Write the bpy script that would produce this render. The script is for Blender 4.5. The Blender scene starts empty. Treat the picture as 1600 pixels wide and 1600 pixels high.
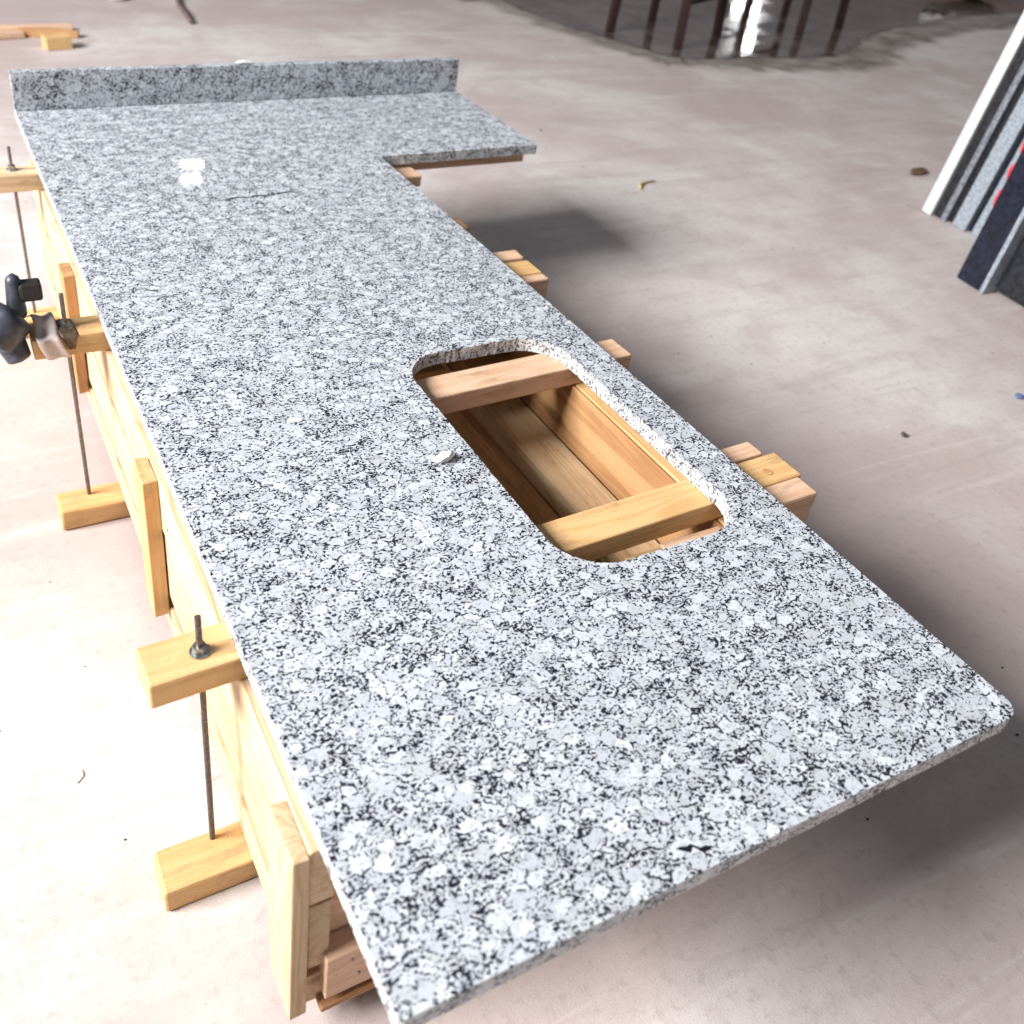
import bpy, bmesh, math, random
from mathutils import Vector, Matrix
random.seed(7)
S = bpy.context.scene
COL = S.collection
FL = -0.343            # floor height (slab top is z = 0)

# ------------------------------------------------------------------ camera
cam = bpy.data.cameras.new('camera'); camo = bpy.data.objects.new('camera', cam); COL.objects.link(camo)
Rr = ((0.8848, -0.4551, 0.1000), (-0.1829, -0.5384, -0.8226), (0.4282, 0.7095, -0.5597))
rv = Vector((2.1414, -0.4581, 0.3793))
Rm = Matrix.Rotation(rv.length, 3, rv.normalized())            # world -> image axes (x right, y down, z forward)
Mc = Matrix((Rm[0], -Rm[1], -Rm[2])).transposed().to_4x4()
Mc.translation = Vector((-0.1596, -0.2390, 0.6571))
camo.matrix_world = Mc
cam.sensor_width = 36; cam.sensor_fit = 'HORIZONTAL'
cam.lens = 1504.75 / 1600 * 36
cam.shift_x = (800 - 706.84) / 1600
cam.shift_y = (647.96 - 800) / 1600
cam.clip_start = 0.01; cam.clip_end = 200
cam.dof.use_dof = True; cam.dof.focus_distance = 1.1; cam.dof.aperture_fstop = 5.6
S.camera = camo
S.render.resolution_x = 1024; S.render.resolution_y = 1024

# ------------------------------------------------------------------ light
W = bpy.data.worlds.new('World'); S.world = W; W.use_nodes = True
nt = W.node_tree; bg = nt.nodes['Background']
tc = nt.nodes.new('ShaderNodeTexCoord'); sep = nt.nodes.new('ShaderNodeSeparateXYZ'); rp = nt.nodes.new('ShaderNodeValToRGB')
nt.links.new(tc.outputs['Generated'], sep.inputs[0]); nt.links.new(sep.outputs['Z'], rp.inputs[0])
rp.color_ramp.elements[0].position = 0.10; rp.color_ramp.elements[0].color = (0.44, 0.24, 0.20, 1)   # added low reddish band, warms the shadows and browns the puddle
rp.color_ramp.elements[1].position = 0.24; rp.color_ramp.elements[1].color = (1.18, 1.24, 1.36, 1)   # added bright band, gives the far slab its bluish sheen
e = rp.color_ramp.elements.new(0.70); e.color = (0.58, 0.60, 0.64, 1)                                # dimmer grey towards the top
nt.links.new(rp.outputs[0], bg.inputs['Color']); bg.inputs['Strength'].default_value = 0.265

def area(name, loc, target, sx, sy, power, col=(1, 1, 1)):
    l = bpy.data.lights.new(name, 'AREA'); l.shape = 'RECTANGLE'; l.size = sx; l.size_y = sy; l.energy = power; l.color = col
    o = bpy.data.objects.new(name, l); COL.objects.link(o); o.location = loc
    o.rotation_euler = (Vector(target) - Vector(loc)).to_track_quat('-Z', 'Y').to_euler(); return o
# the wide open shed door on the left, and small far windows that glint in the polish and the wet floor
area('door_light', (-4.85, 1.0, 3.4), (0.8, 0.9, -0.1), 2.7, 2.2, 1190, (1.0, 0.985, 0.97))
area('hall_window_light', (2.09, 9.0, 2.885), (0.3, 1.4, 0), 0.21, 0.055, 0.7)
area('hall_window_light', (2.07, 9.0, 3.035), (0.3, 1.4, 0), 0.18, 0.060, 0.8)
area('gate_light', (9.10, 9.3, 0.82), (3.4, 3.4, FL), 0.32, 0.11, 3.0)
area('gate_light', (9.25, 9.3, 1.25), (3.4, 3.4, FL), 0.18, 0.19, 3.0)
S.view_settings.view_transform = 'Standard'; S.view_settings.look = 'None'
S.view_settings.exposure = 0.0; S.view_settings.gamma = 1.0

# ------------------------------------------------------------------ node helpers
class NT:
    def __init__(s, name):
        s.m = bpy.data.materials.new(name); s.m.use_nodes = True; s.t = s.m.node_tree; s.b = s.t.nodes['Principled BSDF']
    def n(s, kind, **kw):
        nd = s.t.nodes.new('ShaderNode' + kind)
        for k, v in kw.items():
            if k in nd.inputs: s.set(nd.inputs[k], v)
            else: setattr(nd, k, v)
        return nd
    def set(s, sock, v):
        if isinstance(v, bpy.types.NodeSocket): s.t.links.new(v, sock)
        else: sock.default_value = v
    def math(s, op, a, b=0.0, c=None, clamp=False):
        nd = s.t.nodes.new('ShaderNodeMath'); nd.operation = op; nd.use_clamp = clamp
        s.set(nd.inputs[0], a); s.set(nd.inputs[1], b)
        if c is not None: s.set(nd.inputs[2], c)
        return nd.outputs[0]
    def mr(s, v, a, b, c=0.0, d=1.0):
        nd = s.t.nodes.new('ShaderNodeMapRange'); nd.interpolation_type = 'SMOOTHSTEP'
        s.set(nd.inputs[0], v)
        for i, x in enumerate((a, b, c, d)): nd.inputs[i + 1].default_value = x
        return nd.outputs[0]
    def mix(s, f, a, b, mode='MIX'):
        nd = s.t.nodes.new('ShaderNodeMix'); nd.data_type = 'RGBA'; nd.blend_type = mode
        s.set(nd.inputs[0], f); s.set(nd.inputs[6], a); s.set(nd.inputs[7], b); return nd.outputs[2]
    def coord(s, scale=(1, 1, 1), out='Object', off=None):
        t = s.n('TexCoord'); mp = s.n('Mapping'); s.t.links.new(t.outputs[out], mp.inputs[0]); mp.inputs['Scale'].default_value = scale
        if off is not None: s.t.links.new(off, mp.inputs['Location'])
        return mp.outputs[0]
    def noise(s, vec, scale, detail=2.0, rough=0.5, dist=0.0):
        nd = s.n('TexNoise'); s.set(nd.inputs['Vector'], vec); nd.inputs['Scale'].default_value = scale
        nd.inputs['Detail'].default_value = detail; nd.inputs['Roughness'].default_value = rough; nd.inputs['Distortion'].default_value = dist
        return nd.outputs[0]
    def bump(s, h, strength, dist):
        nd = s.n('Bump'); s.set(nd.inputs['Height'], h); nd.inputs['Strength'].default_value = strength; nd.inputs['Distance'].default_value = dist
        s.t.links.new(nd.outputs[0], s.b.inputs['Normal'])
    def set_b(s, **kw):
        for k, v in kw.items(): s.set(s.b.inputs[k.replace('_', ' ')], v)

def c4(r, g, b): return (r, g, b, 1)

def granite(name, rough, tint=(1, 1, 1), soft=1.0):
    g = NT(name); v = g.coord((1.0, 1.22, 1.0))
    wn = g.n('TexNoise'); g.set(wn.inputs['Vector'], v); wn.inputs['Scale'].default_value = 90; wn.inputs['Detail'].default_value = 2
    off = g.n('VectorMath', operation='MULTIPLY_ADD'); g.t.links.new(wn.outputs['Color'], off.inputs[0]); off.inputs[1].default_value = (.0085, .0085, .0085); g.t.links.new(v, off.inputs[2])
    wv = off.outputs[0]
    def vor(scale, feat):
        nd = g.n('TexVoronoi', feature=feat); g.set(nd.inputs['Vector'], wv); nd.inputs['Scale'].default_value = scale; return nd
    big = vor(80, 'F1'); bige = vor(80, 'DISTANCE_TO_EDGE'); small = vor(250, 'F1')
    fine = g.noise(wv, 300, 2.0, 0.55); fine2 = g.noise(g.coord((1, 1, 1.0)), 620, 1.0, .5); clus = g.noise(v, 42, 2.0, .55)
    edge = g.mr(bige.outputs['Distance'], 0.0, 0.22, 1.0, 0.0)
    sc = g.math('MULTIPLY_ADD', clus, 0.29, g.math('MULTIPLY', edge, 0.08))
    sc = g.math('ADD', sc, fine)
    bs = g.n('SeparateColor'); g.t.links.new(big.outputs['Color'], bs.inputs[0])
    clear = g.math('MULTIPLY', g.mr(bs.outputs[2], .70, .74), g.mr(bige.outputs['Distance'], .02, .10))   # big clean feldspar crystals
    sc = g.math('SUBTRACT', sc, g.math('MULTIPLY', clear, .075))
    cs2 = g.n('SeparateColor'); flk = g.n('TexVoronoi', feature='F1'); g.set(flk.inputs['Vector'], wv); flk.inputs['Scale'].default_value = 330
    g.t.links.new(flk.outputs['Color'], cs2.inputs[0])
    pick = g.mr(g.math('ADD', cs2.outputs[0], g.math('MULTIPLY', clus, .9)), 1.20, 1.24)          # separate biotite flakes, denser in clusters
    flake = g.math('MULTIPLY', g.math('MULTIPLY', pick, g.math('SUBTRACT', 1.0, clear)), g.mr(flk.outputs['Distance'], .30, .55, 1.0, 0.0))
    blk = g.math('MULTIPLY', g.math('MAXIMUM', g.mr(sc, 0.738, 0.770), flake), soft)
    gry = g.mr(g.math('ADD', sc, g.math('MULTIPLY', fine2, 0.26)), 0.762, 0.92)
    cellr = g.n('SeparateColor'); g.t.links.new(big.outputs['Color'], cellr.inputs[0])
    cells = g.n('SeparateColor'); g.t.links.new(small.outputs['Color'], cells.inputs[0])
    base = g.mix(cellr.outputs[0], c4(.455, .485, .535), c4(.595, .625, .67))
    base = g.mix(g.mr(cellr.outputs[1], .82, .9), base, c4(.46, .485, .515))
    base = g.mix(g.math('MULTIPLY', g.mr(cells.outputs[0], .80, .84), .35), base, c4(.30, .305, .335))
    base = g.mix(g.math('MULTIPLY', gry, .66 * soft), base, c4(.13, .13, .165))
    base = g.mix(blk, base, c4(.016, .016, .026))
    base = g.mix(1.0, base, c4(*tint), 'MULTIPLY')
    g.set_b(Base_Color=base, Roughness=rough); g.b.inputs['IOR'].default_value = 1.52
    if rough > .3: g.bump(g.noise(v, 500, 3, .6), .7, .0012)
    return g.m

def wood(name, light, dark, contrast=1.0, ring=1.0):
    g = NT(name); oi = g.n('ObjectInfo')
    cmb = g.n('CombineXYZ'); r = oi.outputs['Random']
    g.set(cmb.inputs[0], g.math('MULTIPLY', r, 7.0)); g.set(cmb.inputs[1], g.math('MULTIPLY', r, 13.0)); g.set(cmb.inputs[2], g.math('MULTIPLY', r, 29.0))
    v = g.coord((1, 1, 1), off=cmb.outputs[0]); vs = g.coord((1.0, 14, 14), off=cmb.outputs[0])
    low = g.noise(vs, 1.9, 2.0, .5, .6)
    rings = g.math('MULTIPLY', g.math('ADD', g.math('SINE', g.math('MULTIPLY', low, 46.0 * ring)), 1.0), .5)
    fib = g.noise(g.coord((2.5, 90, 90), off=cmb.outputs[0]), 8.0, 3.0, .65)
    blot = g.noise(v, 9, 3, .6)
    kn = g.n('TexVoronoi', feature='F1'); g.set(kn.inputs['Vector'], g.coord((3.5, 11, 11), off=cmb.outputs[0])); kn.inputs['Scale'].default_value = 1.0
    knot = g.mr(kn.outputs['Distance'], .05, .15, 1.0, 0.0)
    f = g.math('ADD', g.math('MULTIPLY', g.math('POWER', rings, 2.2), .42 * contrast), g.math('MULTIPLY', g.math('SUBTRACT', fib, .42), .9 * contrast))
    f = g.math('ADD', f, g.math('MULTIPLY', g.math('SUBTRACT', blot, .45), .75 * contrast), clamp=True)
    c = g.mix(f, c4(*light), c4(*dark))
    c = g.mix(g.math('MULTIPLY', knot, .75), c, c4(.16, .075, .03))
    stain = g.noise(g.coord((5, 16, 16), off=cmb.outputs[0]), 2.2, 5, .7)
    c = g.mix(g.math('MULTIPLY', g.mr(stain, .54, .70), .50), c, c4(.30, .19, .12))
    spk = g.noise(g.coord((30, 60, 60), off=cmb.outputs[0]), 9, 2, .5)
    c = g.mix(g.math('MULTIPLY', g.mr(spk, .68, .74), .6), c, c4(.14, .09, .06))
    hs = g.n('HueSaturation'); g.set(hs.inputs['Color'], c); g.set(hs.inputs['Value'], g.math('MULTIPLY_ADD', r, .26, .87)); hs.inputs['Saturation'].default_value = 1.05
    g.set_b(Base_Color=hs.outputs[0], Roughness=.68); g.b.inputs['Specular IOR Level'].default_value = .3
    g.bump(g.math('ADD', g.math('ADD', fib, g.math('MULTIPLY', rings, .25)), g.math('MULTIPLY', g.noise(g.coord((160, 6, 6), off=cmb.outputs[0]), 2.0, 2, .5), .5)), .5, .0014)
    return g.m

def plain(name, col, rough=.5, metal=0.0, var=.12, nscale=60, bump=0.0):
    g = NT(name); n = g.noise(g.coord(), nscale, 3, .6)
    d = tuple(x * (1 - var * 2) for x in col); l = tuple(min(1, x * (1 + var)) for x in col)
    g.set_b(Base_Color=g.mix(g.mr(n, .3, .7), c4(*d), c4(*l)), Roughness=rough, Metallic=metal)
    if bump: g.bump(n, bump, .002)
    return g.m

def floor_mat():
    g = NT('dusty_concrete'); v = g.coord()
    big = g.noise(v, 1.3, 4, .6, .4); mid = g.noise(v, 7.5, 4, .6); fin = g.noise(v, 70, 4, .65); grit = g.noise(v, 420, 2, .6)
    # sweeping streaks of slurry, dragged in one direction
    tx = g.n('TexCoord'); mp = g.n('Mapping'); g.t.links.new(tx.outputs['Object'], mp.inputs[0]); mp.inputs['Rotation'].default_value = (0, 0, math.radians(24)); mp.inputs['Scale'].default_value = (1.1, 13, 1)
    st = g.noise(mp.outputs[0], 1.6, 4, .6, .8)
    c = g.mix(g.mr(big, .35, .66), c4(.47, .385, .37), c4(.615, .575, .56))
    c = g.mix(g.math('MULTIPLY', g.mr(mid, .46, .68), .55), c, c4(.46, .385, .36))
    c = g.mix(g.math('MULTIPLY', g.mr(st, .52, .72), .42), c, c4(.40, .36, .34))
    c = g.mix(g.math('MULTIPLY', g.mr(st, .28, .45, 1, 0), .35), c, c4(.68, .67, .66))
    c = g.mix(g.math('MULTIPLY', g.mr(fin, .5, .72), .42), c, c4(.33, .29, .28))
    c = g.mix(g.math('MULTIPLY', g.mr(grit, .62, .72), .45), c, c4(.26, .22, .21))
    g.set_b(Base_Color=c, Roughness=g.mr(big, .3, .7, .5, .72)); g.b.inputs['Specular IOR Level'].default_value = .15
    h = g.math('ADD', g.math('MULTIPLY', fin, .6), g.math('MULTIPLY', grit, .35)); h = g.math('ADD', h, g.math('MULTIPLY', mid, 1.2))
    g.bump(h, .22, .004)
    return g.m

M = {
 'granite': granite('polished_grey_granite', .03),
 'granite_cut': granite('sawn_granite', .55, (1.22, 1.17, 1.10), .85),
 'pine': wood('pale_pine', (.66, .51, .34), (.46, .28, .14)),
 'pine_bar': wood('yellow_pine', (.64, .43, .225), (.48, .26, .10), .9),
 'brown': wood('brown_wood', (.56, .33, .17), (.28, .13, .055), 1.1, .6),
 'pink': wood('pinkish_wood', (.72, .50, .36), (.52, .31, .19)),
 'steel': plain('dull_steel', (.24, .21, .19), .45, .8, .2, 300),
 'nut': plain('zinc_plated_steel', (.42, .43, .42), .35, .9, .2, 300),
 'vein': plain('dark_mineral', (.012, .012, .02), .1, 0, .2),
 'floor': floor_mat(),
 'tool': plain('dark_blue_grey_plastic', (.055, .06, .085), .42, 0, .25, 50),
 'blackp': plain('black_rubber', (.02, .016, .015), .55),
 'rag': plain('pale_pink_cloth', (.55, .46, .43), .95, 0, .05, 120, .2),
 'umber': plain('umber_brown', (.14, .085, .05), .7, 0, .3, 80, .4),
 'stone_chip': plain('white_stone_chip', (.80, .78, .75), .8, 0, .08, 200, .5),
 'white_edge': plain('white_marble', (.60, .61, .62), .5, 0, .05),
 'dark_edge': plain('dark_granite', (.018, .02, .026), .35, 0, .3, 90),
 'grey_edge': plain('grey_granite', (.20, .215, .25), .5, 0, .3, 120),
 'blue_edge': plain('blue_grey_granite', (.29, .33, .38), .5, 0, .18, 120),
 'navy_edge': plain('navy_granite', (.010, .013, .028), .3, 0, .3, 90),
 'red': plain('red_paint', (.62, .03, .05), .6),
 'stool': plain('dark_red_paint', (.030, .012, .011), .5),
 'twig': plain('brown_twig', (.17, .12, .10), .8, 0, .3),
 'dark': plain('dark_pebble', (.08, .07, .07), .8, 0, .3, 200, .5),
 'yellow': plain('dry_yellow_straw', (.55, .45, .18), .8),
 'blue': plain('blue_plastic', (.16, .20, .42), .6),
 'sack': plain('white_woven_sack', (.85, .84, .83), .85, 0, .06, 30, .6),
}
# wet floor
g = NT('wet_concrete'); v = g.coord(); n1 = g.noise(v, 5, 4, .65)
g.set_b(Base_Color=g.mix(g.mr(n1, .35, .65), c4(.055, .038, .033), c4(.13, .095, .08)), Roughness=g.mr(g.noise(v, 3, 3, .6), .4, .62, .02, .22))
g.b.inputs['Specular IOR Level'].default_value = .3
def soften(g):
    at = g.n('Attribute', attribute_name='wet'); n = g.noise(g.coord(), 9, 4, .65)
    f = g.mr(g.math('ADD', at.outputs['Fac'], g.math('MULTIPLY', g.math('SUBTRACT', n, .5), .55)), .12, .8)
    g.set(g.b.inputs['Alpha'], f)
soften(g); M['wet'] = g.m
g = NT('damp_concrete'); v = g.coord(); n1 = g.noise(v, 6, 4, .65)
g.set_b(Base_Color=g.mix(g.mr(n1, .35, .65), c4(.17, .135, .115), c4(.34, .30, .28)), Roughness=.6)
soften(g); M['damp'] = g.m

# ------------------------------------------------------------------ object helpers
def setp(o, label=None, cat=None, group=None, kind=None):
    if label: o['label'] = label
    if cat: o['category'] = cat
    if group: o['group'] = group
    if kind: o['kind'] = kind
    return o
def empty(name, loc, label, cat, group=None):
    o = bpy.data.objects.new(name, None); COL.objects.link(o); o.location = loc; o.empty_display_size = .05
    return setp(o, label, cat, group)
def link(name, me, mat, parent=None, mw=None):
    o = bpy.data.objects.new(name, me); COL.objects.link(o)
    if mat and not me.materials: me.materials.append(mat)
    if mw is not None:
        if parent is not None: mw = Matrix.Translation(-Vector(parent.location)) @ mw
        o.matrix_basis = mw
    o.parent = parent
    return o
def bm_mesh(bm, name, smooth=False):
    me = bpy.data.meshes.new(name); bm.normal_update(); bm.to_mesh(me); bm.free()
    if smooth:
        for p in me.polygons: p.use_smooth = True
    return me
def box_mesh(l, w, h, bev=.0015, jit=0.0, seg=1):
    bm = bmesh.new(); bmesh.ops.create_cube(bm, size=1)
    for v in bm.verts: v.co = Vector((v.co.x * l, v.co.y * w, v.co.z * h)) + Vector([random.uniform(-jit, jit) for _ in range(3)])
    if bev: bmesh.ops.bevel(bm, geom=bm.edges[:], offset=bev, segments=2, affect='EDGES', profile=.5)
    return bm_mesh(bm, 'board')
AX = {'x': Matrix.Identity(4), 'y': Matrix.Rotation(math.pi / 2, 4, 'Z'), 'z': Matrix.Rotation(-math.pi / 2, 4, 'Y')}
def board(name, ext, mat, parent=None, axis='y', rotz=0, bev=.0015, jit=.0008, rotx=0):
    """ext = (x0,x1,y0,y1,z0,z1): a board whose grain runs along axis"""
    x0, x1, y0, y1, z0, z1 = ext; dx, dy, dz = x1 - x0, y1 - y0, z1 - z0
    if axis == 'x': dims = (dx, dy, dz)
    elif axis == 'y': dims = (dy, dx, dz)
    else: dims = (dz, dy, dx)
    me = box_mesh(*dims, bev=min(bev, min(dims) * .3), jit=jit)
    mw = Matrix.Translation(((x0 + x1) / 2, (y0 + y1) / 2, (z0 + z1) / 2)) @ Matrix.Rotation(rotz, 4, 'Z') @ Matrix.Rotation(rotx, 4, 'X') @ AX[axis]
    return link(name, me, mat, parent, mw)
def tube(name, pts, rad, mat, parent=None, seg=12, caps=True):
    """swept tube through pts; rad a number or list"""
    bm = bmesh.new(); rings = []
    pts = [Vector(p) for p in pts]; base = pts[0].copy()
    rs = rad if isinstance(rad, (list, tuple)) else [rad] * len(pts)
    prev = None
    for i, p in enumerate(pts):
        d = (pts[min(i + 1, len(pts) - 1)] - pts[max(i - 1, 0)]).normalized()
        u = d.orthogonal().normalized() if prev is None else (prev - d * prev.dot(d)).normalized()
        prev = u; w = d.cross(u)
        rings.append([bm.verts.new(p - base + (u * math.cos(2 * math.pi * k / seg) + w * math.sin(2 * math.pi * k / seg)) * rs[i]) for k in range(seg)])
    for a, b in zip(rings, rings[1:]):
        for k in range(seg): bm.faces.new((a[k], a[(k + 1) % seg], b[(k + 1) % seg], b[k]))
    if caps: bm.faces.new(rings[0][::-1]); bm.faces.new(rings[-1])
    for f in bm.faces: f.smooth = len(f.verts) == 4
    return link(name, bm_mesh(bm, name), mat, parent, Matrix.Translation(base))
def prism(name, outline, z0, z1, mat, parent=None, bev=0.0, base=(0, 0)):
    bm = bmesh.new(); vs = [bm.verts.new((x - base[0], y - base[1], 0)) for x, y in outline]
    f = bm.faces.new(vs); r = bmesh.ops.extrude_face_region(bm, geom=[f])
    for e in r['geom']:
        if isinstance(e, bmesh.types.BMVert): e.co.z = z1 - z0
    bmesh.ops.recalc_face_normals(bm, faces=bm.faces[:])
    if bev: bmesh.ops.bevel(bm, geom=bm.edges[:], offset=bev, segments=2, affect='EDGES', profile=.5)
    return link(name, bm_mesh(bm, name), mat, parent, Matrix.Translation((base[0], base[1], z0)))
def rock(name, loc, size, mat, seed=0, sub=2, label=None, cat=None, group=None, parent=None, rz=0):
    rnd = random.Random(seed); bm = bmesh.new(); bmesh.ops.create_icosphere(bm, subdivisions=sub, radius=.5)
    ks = [(Vector([rnd.uniform(-1, 1) for _ in range(3)]).normalized(), rnd.uniform(.28, .46)) for _ in range(9)]
    for v in bm.verts:
        for k, d in ks:
            e = v.co.dot(k) - d
            if e > 0: v.co -= k * e
        v.co += Vector([rnd.uniform(-.02, .02) for _ in range(3)])
        v.co = Vector((v.co.x * size[0], v.co.y * size[1], v.co.z * size[2]))
    zmin = min(v.co.z for v in bm.verts)
    for v in bm.verts: v.co.z -= zmin
    o = link(name, bm_mesh(bm, name), mat, parent, Matrix.Translation(loc) @ Matrix.Rotation(rz, 4, 'Z'))
    return setp(o, label, cat, group)

# ------------------------------------------------------------------ the floor
bm = bmesh.new(); bmesh.ops.create_grid(bm, x_segments=2, y_segments=2, size=40)
floor = link('floor', bm_mesh(bm, 'floor'), M['floor'], None, Matrix.Translation((2, 10, FL))); floor['kind'] = 'structure'

def patch(name, pts, z, mat, jitter=.03, sub=5, seed=1, soft=.2):
    rnd = random.Random(seed); out = []
    n = len(pts)
    for i in range(n):
        p0, p1, p2, p3 = [Vector(pts[(i + k - 1) % n]) for k in range(4)]
        for s in range(sub):
            t = s / sub
            q = .5 * ((2 * p1) + (-p0 + p2) * t + (2 * p0 - 5 * p1 + 4 * p2 - p3) * t * t + (-p0 + 3 * p1 - 3 * p2 + p3) * t ** 3)
            out.append((q.x + rnd.uniform(-jitter, jitter), q.y + rnd.uniform(-jitter, jitter)))
    n = len(out); P = [Vector(q) for q in out]; area2 = sum(P[i].x * P[(i + 1) % n].y - P[(i + 1) % n].x * P[i].y for i in range(n)); sg = 1 if area2 > 0 else -1
    inn = []
    for i in range(n):
        d = (P[(i + 3) % n] - P[(i - 3) % n]).normalized(); nn = Vector((-d.y, d.x)) * sg
        inn.append(P[i] + nn * soft * rnd.uniform(.7, 1.3))
    bm = bmesh.new(); la = bm.verts.layers.float.new('wet')
    vo_ = [bm.verts.new((q.x, q.y, 0)) for q in P]; vs = [bm.verts.new((q.x, q.y, 0)) for q in inn]
    for v_ in vs: v_[la] = 1.0
    es = [bm.edges.new((vs[i], vs[(i + 1) % n])) for i in range(n)]
    bmesh.ops.triangle_fill(bm, edges=es, use_beauty=True)
    for i in range(n):
        try: bm.faces.new((vo_[i], vo_[(i + 1) % n], vs[(i + 1) % n], vs[i]))
        except ValueError: pass
    bm.normal_update()
    for f in bm.faces:
        if f.normal.z < 0: f.normal_flip()
    o = link(name, bm_mesh(bm, name), mat, None, Matrix.Translation((0, 0, z))); o['kind'] = 'structure'
    return o
patch('damp_floor_margin', [(2.30, 4.9), (2.36, 4.2), (2.43, 3.72), (2.58, 3.32), (2.74, 3.02), (3.15, 2.92), (3.62, 2.86), (3.95, 2.90), (4.25, 3.05), (4.62, 3.25), (5.2, 3.45), (6.4, 3.72), (8.5, 4.4), (9, 9), (3, 9)], FL + .002, M['damp'], .02, 6, 3, .26)
patch('puddle', [(2.62, 4.9), (2.56, 4.3), (2.60, 3.84), (2.72, 3.48), (2.86, 3.20), (3.2, 3.16), (3.7, 3.12), (4.0, 3.22), (4.3, 3.42), (4.8, 3.62), (5.6, 3.85), (6.6, 4.05), (8.0, 4.6), (8.5, 8.5), (3.2, 8.5)], FL + .004, M['wet'], .015, 6, 5, .07)

# ------------------------------------------------------------------ the granite worktop
Wd, L, T = .62, 1.822, .0195
XT, YT = .986, 1.444
def arc(cx, cy, r, a0, a1, n):
    return [(cx + r * math.cos(math.radians(a0 + (a1 - a0) * i / n)), cy + r * math.sin(math.radians(a0 + (a1 - a0) * i / n))) for i in range(n + 1)]
LB = L + .0195
outer = [(0.003, 0), (0, .003)][::-1]
outer = arc(.006, .006, .006, 180, 270, 4) + arc(Wd - .018, .018, .018, 270, 360, 8) + arc(Wd + .004, YT - .004, .004, 180, 90, 3) + arc(XT - .005, YT + .005, .005, 270, 360, 4) + [(XT, LB), (0, LB)]
x0, x1, y0, y1 = .332, .565, .300, .733
ra, rb = .062, .060
hole0 = arc(x0 + ra, y0 + ra, ra, 180, 270, 18) + arc(x1 - rb, y0 + rb, rb, 270, 360, 18) + arc(x1 - ra, y1 - ra, ra, 0, 90, 18) + arc(x0 + rb, y1 - rb, rb, 90, 180, 18)
hole = []
for i in range(len(hole0)):                       # fine steps so the sawn edge can be slightly ragged
    a, b = Vector(hole0[i]), Vector(hole0[(i + 1) % len(hole0)]); n = max(1, int((b - a).length / .0045))
    for k in range(n):
        q = a.lerp(b, k / n); hole.append((q.x + random.uniform(-.0006, .0006), q.y + random.uniform(-.0006, .0006)))
top = empty('granite_worktop', (0, 0, -T), 'L-shaped speckled grey granite worktop with sink cutout, lying on the wooden crate', 'worktop')
bm = bmesh.new()
def loop(pts, z): 
    vs = [bm.verts.new((x, y, z)) for x, y in pts]; return vs, [bm.edges.new((vs[i], vs[(i + 1) % len(vs)])) for i in range(len(vs))]
wl = bm.edges.layers.float.new('bevel_weight_edge')
vo, eo = loop(outer, T); vh, eh = loop(hole, T); vo2, eo2 = loop(outer, 0); vh2, eh2 = loop(hole, 0)
for es in (eo + eh, eo2 + eh2): bmesh.ops.triangle_fill(bm, edges=es, use_beauty=True)
for f in bm.faces: f.normal_update()
for f in list(bm.faces):
    z = f.calc_center_median().z
    if (f.normal.z < 0) == (z > T / 2): f.normal_flip()
n = len(vo)
for i in range(n): bm.faces.new((vo2[i], vo2[(i + 1) % n], vo[(i + 1) % n], vo[i])).material_index = 1
n = len(vh)
for i in range(n): bm.faces.new((vh[i], vh[(i + 1) % n], vh2[(i + 1) % n], vh2[i])).material_index = 1
for e in eo + eo2: e[wl] = 1.0
for e in eh: e[wl] = .35
bmesh.ops.recalc_face_normals(bm, faces=bm.faces[:])
me = bm_mesh(bm, 'slab'); me.materials.append(M['granite']); me.materials.append(M['granite_cut'])
slab = link('slab', me, None, top, Matrix.Translation((0, 0, -T)))
bv = slab.modifiers.new('bevel', 'BEVEL'); bv.limit_method = 'WEIGHT'; bv.width = .0042; bv.segments = 4; bv.harden_normals = False
board('backsplash', (0, XT - .002, L, L + .0195, .0004, .0756), M['granite'], top, 'x', bev=.0012, jit=0)
def vein(pts, w, seed):
    rnd = random.Random(seed); P = []
    for (a, b) in zip(pts, pts[1:]):
        a, b = Vector(a), Vector(b); n = max(2, int((b - a).length / .004))
        for k in range(n): q = a.lerp(b, k / n); P.append(q + Vector((0, rnd.uniform(-.0022, .0022))))
    bm = bmesh.new(); lo = []; hi = []
    for i, q in enumerate(P):
        t = math.sin(math.pi * i / (len(P) - 1)) ** .5; ww = w * t * rnd.uniform(.25, 1.0) + .0002
        lo.append(bm.verts.new((q.x, q.y - ww, .0004))); hi.append(bm.verts.new((q.x, q.y + ww, .0004)))
    for i in range(len(P) - 1): bm.faces.new((lo[i], lo[i + 1], hi[i + 1], hi[i]))
    link('dark_vein', bm_mesh(bm, 'vein'), M['vein'], top, Matrix.Identity(4))
vein([(.258, 1.300), (.300, 1.305), (.345, 1.302), (.375, 1.309), (.405, 1.318)], .0042, 4)
vein([(.239, .0225), (.252, .0185), (.262, .0135), (.272, .0085)], .0038, 9)
vein([(.214, .033), (.229, .027), (.240, .026)], .0010, 11)

# small things on the worktop
rock('stone_chip', (.294, .514, .0002), (.026, .017, .013), M['stone_chip'], 4, 2, 'small white stone chip lying on the worktop left of the sink cutout', 'stone chip', rz=.4)
rock('mortar_crumb', (.466, L + .0095, .0758), (.042, .016, .009), M['stone_chip'], 9, 2, 'flat white crumb of filler on top of the granite upstand', 'crumb')

# ------------------------------------------------------------------ the crate
CZ = -.0512
crate = empty('timber_crate', (.31, .9, FL), 'long pale pine crate under the granite worktop, its upright battens and plank sides on show', 'crate')
Y0, Y1 = .157, 1.70
def B(name, ext, mat='pine', axis='y', **k): return board(name, ext, M[mat], crate, axis, **k)
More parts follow.
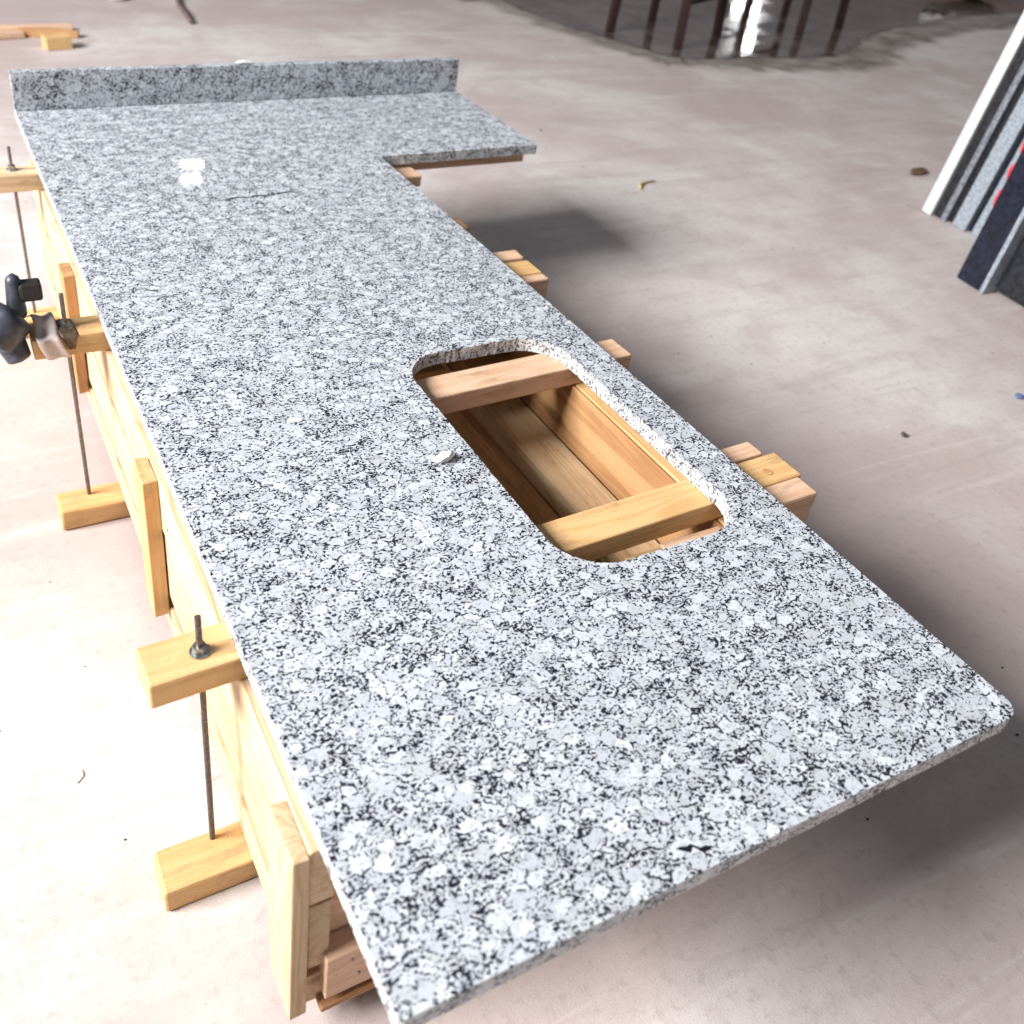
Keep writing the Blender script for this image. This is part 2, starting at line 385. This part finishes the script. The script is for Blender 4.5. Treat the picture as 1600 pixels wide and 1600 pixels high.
# left side
B('side_plank', (0, .022, Y0, Y1, -.126, CZ), 'pine')
B('side_plank', (.0015, .022, Y0 + .003, .693, -.238, -.1385), 'pine')
B('side_plank', (.0015, .022, .712, Y1, -.244, -.150), 'pine')
B('side_plank', (.0005, .022, Y0 + .006, .698, -.3065, -.2585), 'pine')
B('side_plank', (.0005, .022, .704, Y1, -.3065, -.262), 'pine')
for yy, xx, w, zb, mt in ((.155, -.016, .056, -.3065, 'pine'), (.652, -.0185, .050, -.268, 'pine_bar'), (1.190, -.017, .05, -.268, 'brown')):
    B('batten', (xx, -.0006, yy, yy + w, zb, CZ - .002), mt, 'z')
# right side
B('side_plank', (.585, .612, Y0, Y1, -.150, CZ), 'pine_bar')
B('side_plank', (.587, .612, Y0, Y1, -.3065, -.158), 'brown')
B('side_lining', (.580, .5845, .30, 1.5, -.1495, -.053), 'brown')
# inner lengthwise timbers seen through the sink cutout
B('inner_timber', (.513, .5795, .20, 1.55, -.184, -.1505), 'pine')
B('inner_board', (.500, .5125, .21, 1.5, -.205, -.186), 'pine_bar')
# cross pieces further in
B('cross_plank', (.50, .579, .825, .87, -.135, -.10), 'pine_bar', 'x')
B('cross_plank', (.395, .47, .84, .88, -.140, -.105), 'pine_bar', 'x')
B('cross_plank', (.335, .499, .50, .545, -.285, -.24), 'brown', 'x')
# near end
B('end_board', (.010, .575, .172, .186, -.215, -.076), 'pink', 'x')
B('end_rail', (.016, .58, .150, .178, -.288, -.2175), 'pink', 'x')
B('end_sill', (.012, .58, .149, .176, -.3065, -.297), 'brown', 'x')
B('end_block', (.0225, .040, .158, .1715, -.140, CZ - .001), 'brown', 'z')
B('end_board', (.010, .575, 1.66, 1.675, -.28, -.07), 'pine', 'x')
for (x, z) in ((.040, -.232), (.048, -.262), (.10, -.24)):
    tube('nail', [(x, .1505, z), (x, .1485, z)], .0014, M['steel'], crate, 8)
for (y, z) in ((.215, -.09), (.225, -.20), (.62, -.10), (1.23, -.09), (1.42, -.095), (1.50, -.09)):
    tube('nail', [(.0008, y, z), (-.0012, y, z)], .0022, M['steel'], crate, 8)
for k in range(4):
    B('void_dark_plank', (.024 + k * .14, .024 + k * .14 + .136, .19, 1.65, -.3065, -.2985), 'brown')  # added dark boards, keep the void under the sink cutout dark
B('cross_plank', (.492, .579, .338, .353, -.085, -.0535), 'pink', 'x')
B('cross_plank', (.44, .491, .343, .350, -.085, -.0545), 'pine_bar', 'x')

# ------------------------------------------------------------------ clamps
def clamp(label, y, skew, xl, xr, rx, ry, ztop, zt=-.0202, low=True, lx=-.090, ly=None, mat='pine_bar'):
    """a bar across the crate bolted to a bar under it by a threaded rod at the left"""
    t = empty('bar_clamp', (rx, ry, FL), label, 'clamp', 'wooden bar clamps across the crate')
    c = (xl + xr) / 2; yc = y + math.tan(skew) * (c - xl)
    board('top_bar', (xl, xr, yc, yc + .048, zt - .0308, zt), M[mat], t, 'x', rotz=skew, bev=.0022)
    if not low: return t
    ly = y if ly is None else ly
    board('bottom_bar', (lx, .66, ly, ly + .05, -.342, -.3072), M['pine_bar'], t, 'x', bev=.003)
    nr = int((ztop + .309) / .0007)                      # a real thread: ridge and root every 1.4 mm
    rod = tube('threaded_rod', [(rx, ry, -.309 + (ztop + .309) * k / nr) for k in range(nr + 1)], [.0031 if k % 2 else .0025 for k in range(nr + 1)], M['steel'], t, 10)
    wsh = tube('washer', [(rx, ry, zt + .0001), (rx, ry, zt + .0018)], .0095, M['nut'], t, 20)
    nut = tube('nut', [(rx, ry, zt + .0019), (rx, ry, zt + .0085)], .0066, M['nut'], t, 6)
    for f in nut.data.polygons: f.use_smooth = False
    return t
clamp('yellow pine bar clamp nearest the front, rod and nut standing clear', .3365, .036, -.0815, .712, -.030, .359, .024, ly=.318)
clamp('pine bar clamp half way along the crate, under the power tool', .951, -.012, -.090, .690, -.0445, .975, .030, ly=.942)
clamp('farthest bar clamp, beside the back corner of the worktop at the left', 1.535, .0, -.105, .60, -.040, 1.562, .022, ly=1.53, mat='pine')
t = clamp('pale wooden bar without a rod, crossing the far end of the sink cutout', .648, .036, .02, .677, 0, 0, 0, low=False, mat='pink')
tube('knot', [(.672, .3835, -.0202), (.672, .3835, -.0199)], .0062, M['brown'], bpy.data.objects['bar_clamp'], 14)
# loose packing blocks at the right-hand ends
def block(ext, mat, label, rotz=.036, **k):
    o = board('packing_block', ext, M[mat], None, 'x', rotz=rotz, bev=.003, jit=.0012, **k); setp(o, label, 'wood block', 'offcut blocks packed beside the bars'); return o
block((.615, .700, .4185, .446, -.0505, -.0245), 'pink', 'thin pinkish block behind the knotted bar end right of the sink cutout')
block((.615, .7075, .3310, .3635, -.072, -.0225), 'pink', 'lowest block in front of the knotted bar end right of the sink cutout')
block((.615, .693, .921, .9505, -.085, -.0225), 'pink', 'narrow block in front of the pale bar end beyond the cutout', -.012)
block((.600, .692, 1.000, 1.034, -.0505, -.0215), 'pink', 'short pale block behind the bar end at mid-length of the right edge', -.012)
block((.56, .667, 1.150, 1.205, -.0505, -.0300), 'brown', 'dark block poking out near the inner corner of the L', -.02)
block((.56, .690, 1.398, 1.450, -.0505, -.0270), 'pink', 'dark block tucked beneath the inner corner of the L', -.02)
ob = board('support_batten', (.615, .972, 1.472, 1.502, -.0465, -.0205), M['pink'], None, 'x', bev=.002); setp(ob, 'batten showing below the edge of the short arm of the worktop', 'batten')
board('support_leg', (.62, .66, 1.468, 1.506, FL + .0005, -.047), M['brown'], None, 'z')
lg = bpy.data.objects['support_leg']; lg.parent = ob; lg.matrix_parent_inverse = ob.matrix_basis.inverted()

# ------------------------------------------------------------------ power tool and rag on the second clamp
tool = empty('power_tool', (-.095, .985, -.02), 'dark blue-grey hand power tool with black nose, at the left edge of the picture', 'power tool')
def blob(name, a, b, r0, r1, mat, parent, n=14, sx=1.0):
    a, b = Vector(a), Vector(b); pts = []; rs = []
    for i in range(n + 1):
        t_ = i / n; pts.append(a.lerp(b, t_)); e = min(1, math.sqrt(max(0, 1 - (1 - min(t_, 1 - t_) / .18) ** 2)) if min(t_, 1 - t_) < .18 else 1)
        rs.append(max(.0008, (r0 + (r1 - r0) * t_) * e))
    return tube(name, pts, rs, mat, parent, 20)
blob('motor_body', (-.100, .975, .012), (-.140, .965, -.022), .027, .033, M['tool'], tool)
blob('handle', (-.128, .985, .020), (-.210, 1.01, .045), .021, .024, M['tool'], tool)
blob('gear_head', (-.100, .980, -.004), (-.098, .993, .058), .013, .009, M['tool'], tool)
blob('rear_cap', (-.116, .968, -.022), (-.106, .955, -.052), .020, .015, M['tool'], tool)
board('black_nose', (-.094, -.066, .975, 1.0, .022, .046), M['blackp'], tool, 'x', bev=.004)
bm = bmesh.new(); NX, NY = 8, 16; grid = []
for j in range(NY + 1):
    s = j / NY; row = []
    for i in range(NX + 1):
        u = i / NX
        if s < .62: yy = 1.002 - s / .62 * .056; zz = -.0168 + .012 * math.exp(-((s - .15) / .16) ** 2)
        else: yy = .9445; zz = -.0175 - (s - .62) / .38 * .030
        xx = -.089 + u * (.026 + .004 * s) + .012 * s + .003 * math.sin(s * 7)
        zz += .0022 * math.sin(u * 7 + s * 5) * (1 if s < .62 else 0)
        if s >= .62: yy -= .0018 * (1 + math.sin(u * 8))
        row.append(bm.verts.new((xx, yy, zz)))
    grid.append(row)
for j in range(NY):
    for i in range(NX): bm.faces.new((grid[j][i], grid[j][i + 1], grid[j + 1][i + 1], grid[j + 1][i])).smooth = True
o = link('rag', bm_mesh(bm, 'rag'), M['rag']); sm = o.modifiers.new('thick', 'SOLIDIFY'); sm.thickness = .0018; sm.offset = 1
setp(o, 'pale pinkish rag hanging over the edge of the clamp bar beside the power tool', 'rag')
# leather flap by the rod
bm = bmesh.new(); NX, NY = 6, 12; grid = []
for j in range(NY + 1):
    s = j / NY; row = []
    for i in range(NX + 1):
        u = i / NX; w = .010 + .030 * math.sin(math.pi * min(1, s * .62 + .3)) * (1 - .55 * max(0, s - .5) * 2)
        if s < .6: yy = .993 - s / .6 * .046; zz = -.0192 + .0018 * math.sin(u * 3.1 + s * 4) + .001
        else: yy = .9462 - .003 * u * (1 - u); zz = -.0185 - (s - .6) / .4 * .020
        row.append(bm.verts.new((-.046 + (u - .5) * w * .62 + .004 * s, yy, zz)))
    grid.append(row)
for j in range(NY):
    for i in range(NX): bm.faces.new((grid[j][i], grid[j][i + 1], grid[j + 1][i + 1], grid[j + 1][i])).smooth = True
o = link('umber_scrap', bm_mesh(bm, 'umber_scrap'), M['umber']); sm = o.modifiers.new('thick', 'SOLIDIFY'); sm.thickness = .0014; sm.offset = 1  # plain dark brown scrap over the bar
setp(o, 'dark leather scrap on the clamp bar at the foot of the rod', 'leather scrap')

# ------------------------------------------------------------------ stack of upright stone slabs at the right
lean = math.radians(6.3)
def stone(yb, th, x, mat, label, h=1.15, ln=.9, marks=(), z=FL, lean_=None):
    t = empty('stone_slab', (x, yb - th / 2, z), label, 'stone slab', 'stone slabs standing in a row at the right')
    lz = lean if lean_ is None else lean_
    R = Matrix.Rotation(lz, 4, 'X')
    me = box_mesh(ln, th, h, bev=.0015); 
    mw = Matrix.Translation((x, yb - th / 2, z + th * .5 * math.sin(lz) + .001)) @ R @ Matrix.Translation((ln / 2, 0, h / 2))
    link('panel', me, M[mat], t, mw)
    for (s0, s1, w, sh) in marks:
        bm = bmesh.new(); rnd = random.Random(int(s0 * 1000)); k = 9; A = []; Bv = []
        for i in range(k + 1):
            zz = s0 + (s1 - s0) * i / k; e = math.sin(math.pi * (i + .3) / (k + .6)) * w * rnd.uniform(.55, 1.0)
            A.append(bm.verts.new((-.0008, sh - e, zz))); Bv.append(bm.verts.new((-.0008, sh + e, zz)))
        for i in range(k): bm.faces.new((A[i], Bv[i], Bv[i + 1], A[i + 1]))
        link('red_mark', bm_mesh(bm, 'mark'), M['red'], t, Matrix.Translation((x, yb - th / 2, z + .001)) @ R)
    return t
stone(1.545, .034, 2.500, 'white_edge', 'white marble slab farthest left in the row of upright slabs')
stone(1.509, .028, 2.512, 'dark_edge', 'dark slab directly beside the white marble slab')
stone(1.479, .018, 2.505, 'grey_edge', 'thin mid-grey slab between two dark slabs')
stone(1.459, .022, 2.520, 'dark_edge', 'dark slab left of the broad blue-grey slab')
stone(1.435, .046, 2.503, 'blue_edge', 'broad blue-grey slab in the middle of the upright row')
stone(1.386, .016, 2.520, 'navy_edge', 'thin navy slab right of the broad blue-grey slab')
stone(1.368, .030, 2.505, 'blue_edge', 'blue-grey slab with small red paint marks low down', marks=((.10, .165, .008, -.004), (.185, .235, .011, .0), (.26, .33, .011, .002)))
stone(1.336, .014, 2.505, 'dark_edge', 'thin dark slab with large red paint splashes on its edge', marks=((.16, .24, .006, 0), (.27, .36, .006, 0)))
stone(1.320, .026, 2.505, 'grey_edge', 'grey slab with red paint along its edge beside the dark pair', marks=((.22, .30, .007, .006),))
stone(1.160, .075, 2.180, 'navy_edge', 'thick navy slab standing nearest in front of the row', h=1.0, lean_=math.radians(4))
stone(1.082, .012, 2.170, 'blue_edge', 'thin pale strip leaning on the thick navy slab', h=1.0, lean_=math.radians(4))
stone(1.064, .16, 2.210, 'dark_edge', 'black slab at the right edge of the picture', h=.9, lean_=math.radians(4))

# ------------------------------------------------------------------ stools standing in the wet patch
def stool(x, y, rz, label, w=.42, d=.34, h=.74):
    t = empty('stool', (x, y, FL), label, 'stool', 'dark red work stools in the puddle')
    R = Matrix.Translation((x, y, 0)) @ Matrix.Rotation(rz, 4, 'Z')
    def bar(name, a, b, th):
        a, b = R @ Vector(a), R @ Vector(b); L_ = (b - a).length; me = box_mesh(L_, th, th, .002)
        q = (b - a).to_track_quat('X', 'Z').to_matrix().to_4x4(); link(name, me, M['stool'], t, Matrix.Translation((a + b) / 2) @ q)
    for sx in (-1, 1):
        for sy in (-1, 1):
            bar('leg', (sx * w / 2, sy * d / 2, FL + .0045), (sx * w / 2 * .86, sy * d / 2 * .86, FL + h - .012), .036)
    for sy in (-1, 1): bar('stretcher', (-w / 2 * .95, sy * d / 2 * .95, FL + .20), (w / 2 * .95, sy * d / 2 * .95, FL + .20), .024)
    for sx in (-1, 1): bar('stretcher', (sx * w / 2 * .93, -d / 2 * .93, FL + .27), (sx * w / 2 * .93, d / 2 * .93, FL + .27), .024)
    me = box_mesh(w, d, .03, .004); link('seat', me, M['stool'], t, R @ Matrix.Translation((0, 0, FL + h + .003)))
    return t
stool(3.10, 3.62, .45, 'left-hand dark stool standing in the wet patch', .44, .36)
stool(4.10, 3.78, .25, 'right-hand dark red stool standing in the wet patch', .40, .34)

# ------------------------------------------------------------------ bits on the floor
def scrap(name, ext, mat, label, cat, rotz=0, axis='x', group=None, **k):
    o = board(name, ext, M[mat], None, axis, rotz=rotz, bev=.002, jit=.003, **k); return setp(o, label, cat, group)
scrap('wood_offcut', (.265, .355, 3.56, 3.62, FL + .001, FL + .045), 'pine_bar', 'short orange wood offcut with a dark end, top left on the floor', 'wood offcut', .2)
scrap('wood_offcut', (.08, .40, 3.80, 3.84, FL + .001, FL + .022), 'pink', 'long pale lath lying behind the orange offcut', 'wood offcut', .10)
scrap('wood_offcut', (.20, .41, 3.73, 3.765, FL + .001, FL + .026), 'brown', 'dark brown stick crossing behind the orange offcut', 'wood offcut', -.15)
scrap('wood_offcut', (-.05, .22, 3.69, 3.725, FL + .001, FL + .020), 'pink', 'thin lath reaching the left edge of the picture', 'wood offcut', .28)
tube('twig', [(.874, 3.90, FL + .010), (.885, 4.02, FL + .012), (.90, 4.20, FL + .010), (.93, 4.36, FL + .012), (.93, 4.55, FL + .011)], [.008, .011, .010, .010, .008], M['twig'], None, 8)
setp(bpy.data.objects['twig'], 'dark curved twig at the top edge, left of centre', 'twig')
rock('pebble', (1.418, .673, FL), (.013, .013, .010), M['dark'], 3, 2, 'single dark pebble on the bare floor at the right', 'pebble')
rock('stone_shard', (2.79, 1.81, FL), (.11, .05, .018), M['umber'], 12, 2, 'flat brownish wedge of stone beside the upright slabs', 'stone shard', rz=.2)
rock('white_pebble', (.668, 4.33, FL), (.09, .06, .03), M['stone_chip'], 22, 2, 'small white lump at the top edge of the picture', 'stone')
rock('blue_scrap', (1.800, .690, FL), (.03, .022, .008), M['blue'], 5, 2, 'small blue scrap at the right edge of the picture', 'plastic scrap')
tube('straw', [(1.690, 1.905, FL + .003), (1.704, 1.93, FL + .006), (1.735, 1.945, FL + .004), (1.78, 1.952, FL + .003)], [.003, .005, .0035, .002], M['yellow'], None, 6)
setp(bpy.data.objects['straw'], 'short yellow straw on the floor beyond the short arm of the worktop', 'straw')
rock('plaster_flake', (-.143, .514, FL), (.020, .012, .003), M['stone_chip'], 31, 2, 'white plaster flake on the floor left of the crate', 'plaster flake', rz=1.2)
for i, (x, y, a) in enumerate(((6.35, 4.42, .3),)):
    rock('sack', (x, y, FL), (.75, .5, .26), M['sack'], 40 + i, 3, ['white sack slumped in the top right corner'][i], 'sack', None, rz=a)
gr = random.Random(5); bm = bmesh.new()
for k in range(260):
    x, y = gr.uniform(-.9, 4.2), gr.uniform(-.3, 4.2)
    s = gr.uniform(.0007, .0022) * (1 + (gr.random() < .06) * 1.2)
    r_ = bmesh.ops.create_icosphere(bm, subdivisions=1, radius=s, matrix=Matrix.Translation((x, y, s * .5)) @ Matrix.Diagonal((gr.uniform(.8, 1.5), 1, .6, 1)))
o = link('grit', bm_mesh(bm, 'grit'), M['dark'], None, Matrix.Translation((0, 0, FL))); setp(o, 'fine dark grit scattered over the dusty floor', 'grit', kind='stuff')
